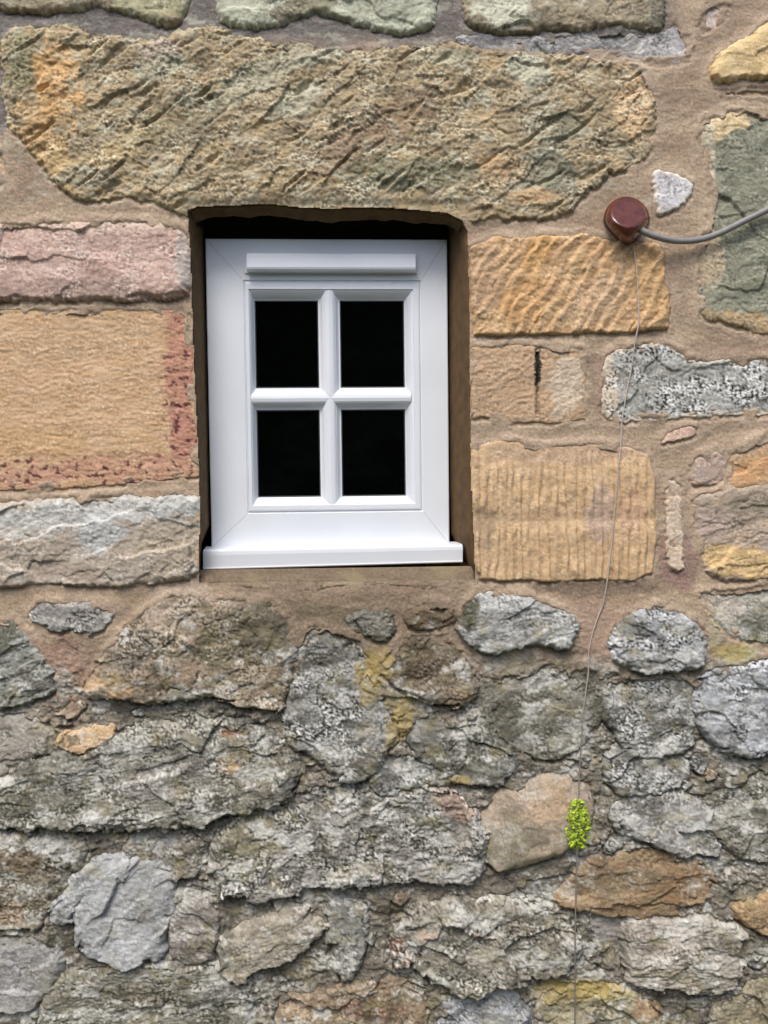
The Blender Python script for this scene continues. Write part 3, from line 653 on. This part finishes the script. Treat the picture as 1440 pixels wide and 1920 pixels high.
# ---- rendered reveal of the opening (soffit, jambs, sloping bed): lofted from front edge to back
DEPTH = .095
BACK = [(383,392),(400,384),(430,384),(500,384),(560,384),(620,384),(680,384),(740,384),(800,384),(826,384),(838,392),(840,425),(841,520),(842,620),(842,720),(843,820),(844,920),(846,1000),(880,1080),(800,1082),(600,1084),(379,1086),(379,1018),(394,985),(392,880),(390,780),(388,680),(385,580),(383,480)]
def loft_reveal():
    def dense(p, n=14):
        out = []
        for i in range(len(p)):
            a, b = np.array(p[i], float), np.array(p[(i + 1) % len(p)], float)
            for k in range(n): out.append(a + (b - a) * k / n)
        return out
    F, B = dense(OPEN), dense(BACK)
    n = len(F); K = 26
    rows_ = []; cols_ = []
    cen = np.array((615, 740.0))
    for k in range(K):
        t = k / (K - 1)
        for i in range(n):
            f, b = F[i], B[i]
            out = (f - cen) / (np.linalg.norm(f - cen) + 1e-6)
            hf = surf(f[0] + out[0] * 6, f[1] + out[1] * 6, 2) if k < 4 else 0
            yd = DEPTH * t
            p3f = Vector((wx(f[0]), 0, wz(f[1]))); p3b = un(b[0], b[1], DEPTH)
            tt = t ** .8
            p = p3f.lerp(p3b, tt); p.y = yd
            if f[1] < 420 and 356 < f[0] < 868:      # rough underside of the lintel, then a dark pocket behind it
                lipy = f[1] + 23 + 4 * float(fbm(np.array([f[0] / 60.0]), np.array([.5]), 86, 3)[0])
                lip = un(f[0] + (b[0] - f[0]) * .3, lipy, .034)
                if t < .36: p = p3f.lerp(lip, t / .36); p.y = .034 * t / .36
                else: p = lip.lerp(p3b, (t - .36) / .64); p.y = .034 + (DEPTH - .034) * (t - .36) / .64
            if k == 0:
                p = Vector((wx(f[0] + out[0] * 5), -min(hf, 5) * .001 * .2 + .004, wz(f[1] + out[1] * 5)))
            else:
                xx, yy = np.array([f[0] + f[1] * .7]), np.array([t * 118.0 + i * .0])
                amp = .0016 if f[1] > 430 else .003
                nn = float(fbm(np.array([(f[0] + f[1]) / 40.0]), np.array([t * 3.0]), 88, 3)[0])
                o3 = Vector((out[0], 0, -out[1]))
                p = p + o3 * (amp * nn * (1 - t * .7))
            rows_.append(p)
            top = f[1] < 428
            cc = lin((104, 82, 56)) if not top else (lin((104, 84, 56)) if t < .4 else lin((60, 48, 34)))  # rear of the soffit coloured darker to imitate deep shade
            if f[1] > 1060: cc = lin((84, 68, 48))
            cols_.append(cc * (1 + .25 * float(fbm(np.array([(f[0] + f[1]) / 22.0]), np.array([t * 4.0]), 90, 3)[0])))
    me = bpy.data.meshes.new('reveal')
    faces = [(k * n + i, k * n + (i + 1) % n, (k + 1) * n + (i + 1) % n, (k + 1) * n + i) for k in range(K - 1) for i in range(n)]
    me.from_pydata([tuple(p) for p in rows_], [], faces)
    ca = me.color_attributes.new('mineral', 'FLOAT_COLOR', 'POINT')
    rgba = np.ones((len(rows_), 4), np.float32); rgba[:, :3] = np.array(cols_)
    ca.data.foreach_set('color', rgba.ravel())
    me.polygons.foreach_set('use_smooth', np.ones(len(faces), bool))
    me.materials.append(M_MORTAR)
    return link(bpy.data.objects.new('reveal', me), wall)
loft_reveal()

# solid core so the wall has real thickness
def box_obj(name, lo, hi, mat, parent=None, bevel=0.0, seg=2):
    bm = bmesh.new()
    bmesh.ops.create_cube(bm, size=1)
    for v in bm.verts:
        v.co = Vector(((lo[i] + hi[i]) / 2 + v.co[i] * (hi[i] - lo[i])) for i in range(3))
    if bevel: bmesh.ops.bevel(bm, geom=bm.edges[:], offset=bevel, segments=seg, affect='EDGES', profile=.5)
    me = bpy.data.meshes.new(name); bm.to_mesh(me); bm.free()
    me.materials.append(mat)
    return link(bpy.data.objects.new(name, me), parent)

# ------------------------------------------------------------------ window (part of the wall, its pieces are sub-parts)
# frame corners seen in the photograph, bilinear in (u,v)
TL, TR, BR, BL = (384.5, 447.0), (838.5, 449.0), (843.0, 1020.0), (396.5, 1027.0)
def wp(px, py, yd):
    """straightened frame millimetres (px 384..840, py 447..1022) to the slightly out-of-square frame as fitted"""
    u = (px - 384.0) / 456.0; v = (py - 447.0) / 575.0
    qx = TL[0] * (1 - u) * (1 - v) + TR[0] * u * (1 - v) + BR[0] * u * v + BL[0] * (1 - u) * v
    qy = TL[1] * (1 - u) * (1 - v) + TR[1] * u * (1 - v) + BR[1] * u * v + BL[1] * (1 - u) * v
    p = un(qx, qy, FACE)
    return Vector((p.x, FACE + yd, p.z))
FACE = .078

def ring(bm, rects):
    """rects: list of (x0,y0,x1,y1,depth) swept with mitred corners"""
    loops = []
    for (x0, y0, x1, y1, dd) in rects:
        loops.append([bm.verts.new(wp(*q, dd)) for q in ((x0, y0), (x1, y0), (x1, y1), (x0, y1))])
    for a, b in zip(loops[:-1], loops[1:]):
        for i in range(4):
            bm.faces.new((a[i], a[(i + 1) % 4], b[(i + 1) % 4], b[i]))

def finish(name, bm, mat, parent, smooth=False):
    bmesh.ops.recalc_face_normals(bm, faces=bm.faces[:])
    me = bpy.data.meshes.new(name); bm.to_mesh(me); bm.free()
    if smooth:
        for p in me.polygons: p.use_smooth = True
    me.materials.append(mat)
    return link(bpy.data.objects.new(name, me), parent)

def inset(x0, y0, x1, y1, l, t, r, b, dd): return (x0 + l, y0 + t, x1 - r, y1 - b, dd)
FO = (384, 447, 840, 1022)
bm = bmesh.new()
R = [inset(*FO, 0, 0, 0, 0, .06), inset(*FO, 0, 0, 0, 0, .0025), inset(*FO, .8, .8, .8, .8, .0008), inset(*FO, 2.5, 2.5, 2.5, 2.5, 0.0),
     inset(*FO, 70, 77, 50, 62, 0.0), inset(*FO, 70.8, 77.8, 50.8, 62.8, .0022), inset(*FO, 72.5, 80, 52.5, 65, .0022), inset(*FO, 72.5, 80, 52.5, 65, .03)]
ring(bm, R)
window = finish('window', bm, M_PVC, wall)
window['label'] = 'small white plastic window with four dark panes'

# glazing bead: stepped ovolo between flat frame and glass
bm = bmesh.new()
def bead(l, t, r, b, dd): return inset(*FO, l, t, r, b, dd)
prof = [(0, .012), (0, .0012), (.06, .0002), (.14, -.0003), (.42, -.0003), (.45, .0025), (.52, .0027), (.60, .0045), (.72, .0080), (.84, .0125), (.93, .0165), (1, .018), (1, .03)]
gl, gt, grr, gb = 89.5, 112, 81, 92
ring(bm, [bead(73 + (gl - 73) * a, 80.5 + (gt - 80.5) * a, 53 + (grr - 53) * a, 65.5 + (gb - 65.5) * a, dd) for a, dd in prof])
finish('glazing_bead', bm, M_PVC, window)

# glazing bars with moulded section
GX0, GX1, GY0, GY1 = 384 + 89.5, 840 - 81, 447 + 112, 1022 - 92
bxm, bym = 615.5, 745.0
bar = [(-20.5, .021), (-20.5, .0165), (-18, .016), (-15, .0125), (-12.5, .0085), (-10, .0068), (-9.5, .0045), (-6, .0022), (0, .0010), (6, .0022), (9.5, .0045), (10, .0068), (12.5, .0085), (15, .0125), (18, .016), (20.5, .0165), (20.5, .021)]
def sweep_bar(vertical):
    bm = bmesh.new()
    halves = []
    if vertical: spans = [(GY0 - 22, GY1 + 18)]
    else: spans = [(GX0 - 10, bxm), (bxm, GX1 + 10)]
    for a, b in spans:
        L0, L1 = [], []
        for off, dd in bar:
            for L, e in ((L0, a), (L1, b)):
                if vertical: L.append(bm.verts.new(wp(bxm + off, e, dd)))
                else:
                    ee = e
                    if e == bxm: ee = e      # run into the upright bar
                    L.append(bm.verts.new(wp(ee, bym + off, dd + .00015)))
        for i in range(len(bar) - 1):
            bm.faces.new((L0[i], L0[i + 1], L1[i + 1], L1[i]))
    return finish('glazing_bar', bm, M_PVC, window)
sweep_bar(True); sweep_bar(False)

# panes with a thin gasket line round each
def pane(x0, y0, x1, y1):
    bm = bmesh.new()
    a = [bm.verts.new(wp(*q, .0185)) for q in ((x0, y0), (x1, y0), (x1, y1), (x0, y1))]
    b = [bm.verts.new(wp(*q, .0225)) for q in ((x0, y0), (x1, y0), (x1, y1), (x0, y1))]
    bm.faces.new(a); bm.faces.new(b[::-1])
    for i in range(4): bm.faces.new((a[i], b[i], b[(i + 1) % 4], a[(i + 1) % 4]))
    finish('pane', bm, M_GLASS, window)
for (x0, x1) in ((GX0 - 3, bxm - 18), (bxm + 18, GX1 + 3)):
    for (y0, y1) in ((GY0 - 3, bym - 18), (bym + 18, GY1 + 3)):
        pane(x0, y0, x1, y1)
# dark spacer bars just inside the glass edge
for (x0, x1) in ((GX0, bxm - 20.5), (bxm + 20.5, GX1)):
    for (y0, y1) in ((GY0, bym - 20.5), (bym + 20.5, GY1)):
        bm = bmesh.new()
        ring(bm, [(x0 - 1, y0 - 1, x1 + 1, y1 + 1, .0182), (x0 + 1.2, y0 + 1.2, x1 - 1.2, y1 - 1.2, .0176), (x0 + 2.2, y0 + 2.2, x1 - 2.2, y1 - 2.2, .0184)])
        finish('gasket', bm, M_GASKET, window)

# welded mitre lines
for (a, b) in (((386.5, 449.5), (453, 523)), ((837.5, 449.5), (791, 523)), ((386.5, 1019.5), (453, 961)), ((837.5, 1019.5), (791, 961))):
    bm = bmesh.new()
    p, q = wp(*a, -.0001), wp(*b, -.0001)
    dr = (q - p).normalized(); nr = Vector((dr.z, 0, -dr.x)) * .00035
    vs = [bm.verts.new(v) for v in (p + nr, q + nr, q - nr, p - nr)]
    bm.faces.new(vs)
    finish('corner_weld', bm, M_JOINT, window)

# trickle vent hood: sloped hood box with end caps
def prism(name, x0, x1, sec, mat, parent, fn, cap=True):
    bm = bmesh.new()
    A = [bm.verts.new(fn(x0, yy, dd)) for yy, dd in sec]; B = [bm.verts.new(fn(x1, yy, dd)) for yy, dd in sec]
    n = len(sec)
    for i in range(n): bm.faces.new((A[i], A[(i + 1) % n], B[(i + 1) % n], B[i]))
    if cap: bm.faces.new(A[::-1]); bm.faces.new(B)
    bmesh.ops.recalc_face_normals(bm, faces=bm.faces[:])
    ed = [e for e in bm.edges]
    bmesh.ops.bevel(bm, geom=ed, offset=.0006, segments=2, affect='EDGES', profile=.5)
    return finish(name, bm, mat, parent)
prism('vent_cover', 463, 778, [(478, -.0005), (479, -.019), (482, -.021), (505, -.0225), (509, -.021), (510.5, -.014), (510.5, -.0005)], M_PVC, window, wp)
prism('vent_base', 457.5, 782.5, [(475.5, -.0004), (475.5, -.0032), (512, -.0032), (512, -.0004)], M_PVC, window, wp)

# projecting sill
SL = [(380.5, 1029.0), (868.0, 1019.0)]
def sp_(px, py, dd):
    u = (px - 380) / 488.0
    base = un(380.5 + u * 487.5, 0, 0)   # x only
    yy = (1 - u) * 1031.0 + u * 1021.5 + py * ((1 - u) * 38 + u * 33.5) / 36.0
    p = un(380.5 + u * 487.5, yy, SILLY)
    return Vector((p.x, SILLY + dd, p.z))
SILLY = .040
sill = prism('sill', 380, 868, [(-3, .05), (0, .006), (3, .001), (10, .0002), (12, .0004), (31, .0016), (34, .0008), (36, .003), (36, .05)], M_PVC, window, sp_)
# near-black panel added to stand in for deep shade above the window head
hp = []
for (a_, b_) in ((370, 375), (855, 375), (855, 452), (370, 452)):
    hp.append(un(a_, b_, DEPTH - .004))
box_obj('head_shade_panel', (hp[0].x, DEPTH - .004, hp[2].z), (hp[1].x, DEPTH + .03, hp[0].z), plain_mat('painted_head_shade', (.022, .017, .012), .9, .1, .3, 50), wall)
# core behind window closing the opening
box_obj('backing', (-1.24, .16, wz(2130)), (1.24, .45, wz(-190)), M_MORTAR, wall)
cb = wall.children[-1].data
ca = cb.color_attributes.new('mineral', 'FLOAT_COLOR', 'POINT')
ca.data.foreach_set('color', np.tile(np.array([.2, .15, .1, 1], np.float32), len(cb.vertices)))

# mortar bed filling beneath the sill nosing, set back
def bed():
    nx, ny = 270, 40
    V = []; Fc = []; C = []
    for j in range(ny):
        for i in range(nx):
            u = i / (nx - 1); v = j / (ny - 1)
            px = 366 + u * 529; py = 1062 - 8 * u + v * (54 + 8 * u)
            t = v
            dep = .085 if t < .12 else (.030 * (1 - min(1, (t - .12) / .55)) if t < .67 else 0)
            nz = float(0)
            V.append((px, py, dep))
    A = np.array(V)
    n = fbm(A[:, 0] / 26, A[:, 1] / 14, 95, 4, .6); n2 = fbm(A[:, 0] / 90, A[:, 1] / 40, 96, 2)
    yv = A[:, 2] - .0015 * n - .002 * n2 - .0035
    # dip the last rows and ends into the wall
    vv = np.repeat(np.arange(ny) / (ny - 1), nx)
    yv += .030 * sstep(.72, 1.0, vv + .18 * n2) + .005 * sstep(376, 366, A[:, 0]) + .005 * sstep(886, 895, A[:, 0])
    kk = (DIST + yv) / DIST
    co = np.stack([wx(CX + (A[:, 0] - CX) * kk), yv, wz(CY + (A[:, 1] - CY) * kk)], 1)
    Fc = [(j * nx + i, (j + 1) * nx + i, (j + 1) * nx + i + 1, j * nx + i + 1) for j in range(ny - 1) for i in range(nx - 1)]
    me = bpy.data.meshes.new('mortar_bed'); me.from_pydata(co.tolist(), [], Fc)
    col = lin((124, 105, 80)) * (1 + .2 * n[:, None]) * (1 + .15 * fbm(A[:, 0] / 5, A[:, 1] / 4.5, 97, 1)[:, None]); m = sstep(.1, .5, n2)[:, None]
    col = col * (1 - m * .5) + lin((150, 132, 92)) * m * .5
    rgba = np.ones((len(V), 4), np.float32); rgba[:, :3] = soft(col, .8)
    ca = me.color_attributes.new('mineral', 'FLOAT_COLOR', 'POINT'); ca.data.foreach_set('color', rgba.ravel())
    me.polygons.foreach_set('use_smooth', np.ones(len(Fc), bool))
    me.materials.append(M_MORTAR)
    link(bpy.data.objects.new('mortar_bed', me), wall)
bed()

# ------------------------------------------------------------------ tubes
def tube(name, pts, rad, mat, parent=None, sides=10, sub=8, wob=0.0):
    P = [Vector(p) for p in pts]
    out = []
    for i in range(len(P) - 1):
        p0 = P[max(i - 1, 0)]; p1 = P[i]; p2 = P[i + 1]; p3 = P[min(i + 2, len(P) - 1)]
        for k in range(sub):
            t = k / sub
            out.append(.5 * ((2 * p1) + (p2 - p0) * t + (2 * p0 - 5 * p1 + 4 * p2 - p3) * t * t + (3 * p1 - p0 - 3 * p2 + p3) * t ** 3))
    out.append(P[-1])
    bm = bmesh.new(); rings = []
    for i, p in enumerate(out):
        d = (out[min(i + 1, len(out) - 1)] - out[max(i - 1, 0)]).normalized()
        a = d.cross(Vector((0, 1, 0))).normalized(); b = d.cross(a)
        r = rad * (1 + wob * math.sin(i * 1.7))
        rings.append([bm.verts.new(p + (a * math.cos(2 * math.pi * k / sides) + b * math.sin(2 * math.pi * k / sides)) * r) for k in range(sides)])
    for A, B in zip(rings[:-1], rings[1:]):
        for k in range(sides): bm.faces.new((A[k], A[(k + 1) % sides], B[(k + 1) % sides], B[k]))
    bm.faces.new(rings[0][::-1]); bm.faces.new(rings[-1])
    return finish(name, bm, mat, parent, True)

def pt(px, py, y):                      # y = metres in front of the wall plane
    return un(px, py, -y)

cable = tube('cable', [pt(1185, 420, .022), pt(1203, 432, .030), pt(1228, 443, .031), pt(1262, 451, .026), pt(1300, 451, .022), pt(1340, 441, .020), pt(1390, 417, .020), pt(1440, 392, .022), pt(1500, 356, .022), pt(1640, 290, .02)],
             .0060, M_CABLE, None, 14, 8)
tag(cable, "grey electric cable curving out of the red-brown cap to the right edge", "cable")

# red-brown cap: hooded boot over the hole where the cable leaves the wall
def make_cap():
    bm = bmesh.new()
    n = 40
    cxx, cyy = 1175.0, 414.0
    def rad(th):      # silhouette, th from right, clockwise downwards
        pts = [(0, 42), (45, 43), (70, 46), (95, 45), (120, 42), (150, 41), (180, 42), (225, 43), (270, 44), (315, 43), (360, 42)]
        for (a, r1), (b, r2) in zip(pts[:-1], pts[1:]):
            if a <= th <= b: return r1 + (r2 - r1) * (th - a) / (b - a)
        return 42
    levels = [(1.0, -.004), (1.03, .002), (1.04, .007), (1.0, .010), (.965, .011)] + [(v, None) for v in (.94, .9, .85, .8, .74, .68, .62, .55, .48, .4, .32, .24, .16, .08)]
    rings = []
    for sc, hgt in levels:
        rg = []
        for i in range(n):
            th = 360 * i / n; r = rad(th) * sc
            x = cxx + r * math.cos(math.radians(th)); y = cyy + 5 * (1 - min(sc, 1)) + r * math.sin(math.radians(th))
            x = cxx + (x - cxx) * (1 - .42 * max(0, (y - cyy) / 46) ** 1.1)
            if hgt is None:
                q = .011 + .044 * math.sqrt(max(0, 1 - (sc / .965) ** 2))
                f = .014 + max(0, y - 376) * .00082 - (x - cxx) * .00012      # flattened sloping face
                dfn = f - q
                hh = q + dfn * (1 / (1 + math.exp(dfn / .0016))) if abs(dfn) < .03 else min(q, f)
                hh = min(hh, q)
            else: hh = hgt
            s_ = 1 - hh / DIST
            X = CX + (x - CX) * s_; Y = CY + (y - CY) * s_
            rg.append(bm.verts.new((wx(X), -hh, wz(Y))))
        rings.append(rg)
    for A, B in zip(rings[:-1], rings[1:]):
        for k in range(n): bm.faces.new((A[k], A[(k + 1) % n], B[(k + 1) % n], B[k]))
    bm.faces.new(rings[-1])
    o = finish('dome_fitting', bm, M_CAP, None, True)
    return o
cap = make_cap()
tag(cap, "glossy red-brown dome cap fixed on the mortar where the grey cable starts", "fitting")

# thin pale cord hanging over the stones
cp = [(1188, 462), (1192, 490), (1196, 540), (1198, 585), (1197, 610), (1190, 645), (1184, 690), (1174, 740), (1166, 790), (1164, 830), (1160, 870), (1156, 920), (1151, 970), (1147, 1020), (1140, 1075), (1137, 1100), (1131, 1132), (1118, 1165), (1110, 1190), (1104, 1220), (1103, 1262), (1098, 1300), (1092, 1345), (1090, 1390), (1087, 1440), (1085, 1490), (1084, 1540), (1082, 1600), (1080, 1660), (1079, 1720), (1078, 1790), (1078, 1860), (1078, 1960)]
cpts = []
for i in range(len(cp) - 1):
    (a, b), (c_, d_) = cp[i], cp[i + 1]
    for k in range(3):
        t = k / 3; x, y = a + (c_ - a) * t, b + (d_ - b) * t
        cpts.append((x, y))
hs = [max(surf(x, y, 3), 0) for x, y in cpts]
hs = [max(hs[max(0, i - 2):i + 3]) for i in range(len(hs))]
hs = [sum(hs[max(0, i - 2):i + 3]) / len(hs[max(0, i - 2):i + 3]) for i in range(len(hs))]
cord = tube('cord', [pt(x, y, h_ * .001 + .0012) for (x, y), h_ in zip(cpts, hs)], .0013, M_CORD, None, 6, 2)
tag(cord, "thin pale cord hanging down the stones from below the red-brown cap", "cord")

# small bright green plant growing out of the joint
def make_plant():
    rnd = random.Random(5)
    root = bpy.data.objects.new('wall_plant', None); link(root)
    base = pt(1084, 1592, .012); root.location = base
    tag(root, "small bright yellow-green leafy plant clinging to the wall on the tan egg-shaped stone", "plant")
    bm = bmesh.new()
    for i in range(360):
        t = rnd.random()
        py = 1592 - 92 * t
        half = 23 * math.sin(math.pi * min(1, (t * .86 + .1))) ** .55
        px = 1084 + rnd.uniform(-half, half)
        hgt = surf(px, py, 2) * .001 + rnd.uniform(.002, .018)
        c = pt(px, py, hgt) - base
        L = rnd.uniform(.0042, .0082); Wd = L * rnd.uniform(.45, .7)
        ang = rnd.uniform(-1.2, 1.2) + (math.pi / 2 if rnd.random() < .3 else 0)
        d = Vector((math.sin(ang), rnd.uniform(-.5, .2), math.cos(ang))).normalized()
        sd_ = d.cross(Vector((rnd.uniform(-.4, .4), -1, rnd.uniform(-.3, .8)))).normalized()
        nn = d.cross(sd_)
        vs = [c - d * L * .5, c - d * L * .1 + sd_ * Wd * .5 + nn * .0006, c + d * L * .25 + sd_ * Wd * .4 + nn * .0006, c + d * L * .55, c + d * L * .25 - sd_ * Wd * .4 + nn * .0006, c - d * L * .1 - sd_ * Wd * .5 + nn * .0006]
        mid = bm.verts.new(c - nn * .0006)
        vv = [bm.verts.new(v) for v in vs]
        for k in range(6): bm.faces.new((vv[k], vv[(k + 1) % 6], mid))
    finish('foliage', bm, M_LEAF, root)
    bm = bmesh.new()
    for i in range(9):
        x1 = rnd.uniform(-16, 16); y1 = rnd.uniform(30, 88)
        p0 = Vector((0, .006, 0)); p2 = pt(1084 + x1, 1592 - y1, surf(1084 + x1, 1592 - y1) * .001 + .006) - base
        pm = (p0 + p2) / 2 + Vector((x1 * .0003, -.004, 0))
        prev = None
        for q, r in ((p0, .0009), (pm, .0007), (p2, .0004)):
            rg = [bm.verts.new(q + Vector((math.cos(a) * r, math.sin(a) * r, 0))) for a in (0, 2.09, 4.19)]
            if prev:
                for k in range(3): bm.faces.new((prev[k], prev[(k + 1) % 3], rg[(k + 1) % 3], rg[k]))
            prev = rg
    finish('stem', bm, M_STEM, root)
make_plant()

# ------------------------------------------------------------------ ground in front of the wall (light bounces off it)
bm = bmesh.new()
bmesh.ops.create_grid(bm, x_segments=40, y_segments=40, size=60)
me = bpy.data.meshes.new('ground'); bm.to_mesh(me); bm.free(); me.materials.append(M_GROUND)
g = bpy.data.objects.new('ground', me); link(g); tag(g, kind='structure')

# unseen foliage added to shade the low sky and darken what the panes reflect
def unseen_hedge():
    nx, nz = 160, 60
    X = np.linspace(-14, 14, nx); Z = np.linspace(0, 4.6, nz)
    XX, ZZ = np.meshgrid(X, Z)
    out = .55 * fbm(XX / 1.6, ZZ / 1.2, 5, 4, .6) + .25 * fbm(XX * 3, ZZ * 3, 8, 3, .7)
    top = .5 * fbm(XX / 1.5, XX * 0, 9, 3)
    F = np.stack([XX, -7.5 + out - .6 * (ZZ / 5.2) ** 3, ZZ * (1 + .12 * top)], -1).reshape(-1, 3)
    B = np.stack([XX, -9.5 + out, ZZ * (1 + .12 * top)], -1).reshape(-1, 3)
    n = nx * nz; f = []
    for j in range(nz - 1):
        for i in range(nx - 1):
            a = j * nx + i
            f.append((a, a + 1, a + nx + 1, a + nx)); f.append((n + a, n + a + nx, n + a + nx + 1, n + a + 1))
    for i in range(nx - 1):
        a = (nz - 1) * nx + i; f.append((a, a + 1, n + a + 1, n + a))
    for j in range(nz - 1):
        a = j * nx; f.append((a, a + nx, n + a + nx, n + a)); a += nx - 1; f.append((a, n + a, n + a + nx, a + nx))
    me = bpy.data.meshes.new('unseen_hedge'); me.from_pydata(np.concatenate([F, B]).tolist(), [], f); me.materials.append(M_UNSEEN_HEDGE)
    o = link(bpy.data.objects.new('unseen_hedge', me)); tag(o, "tall dark green foliage added out of view to block low sky, faintly reflected in the panes", "unseen_hedge")
unseen_hedge()
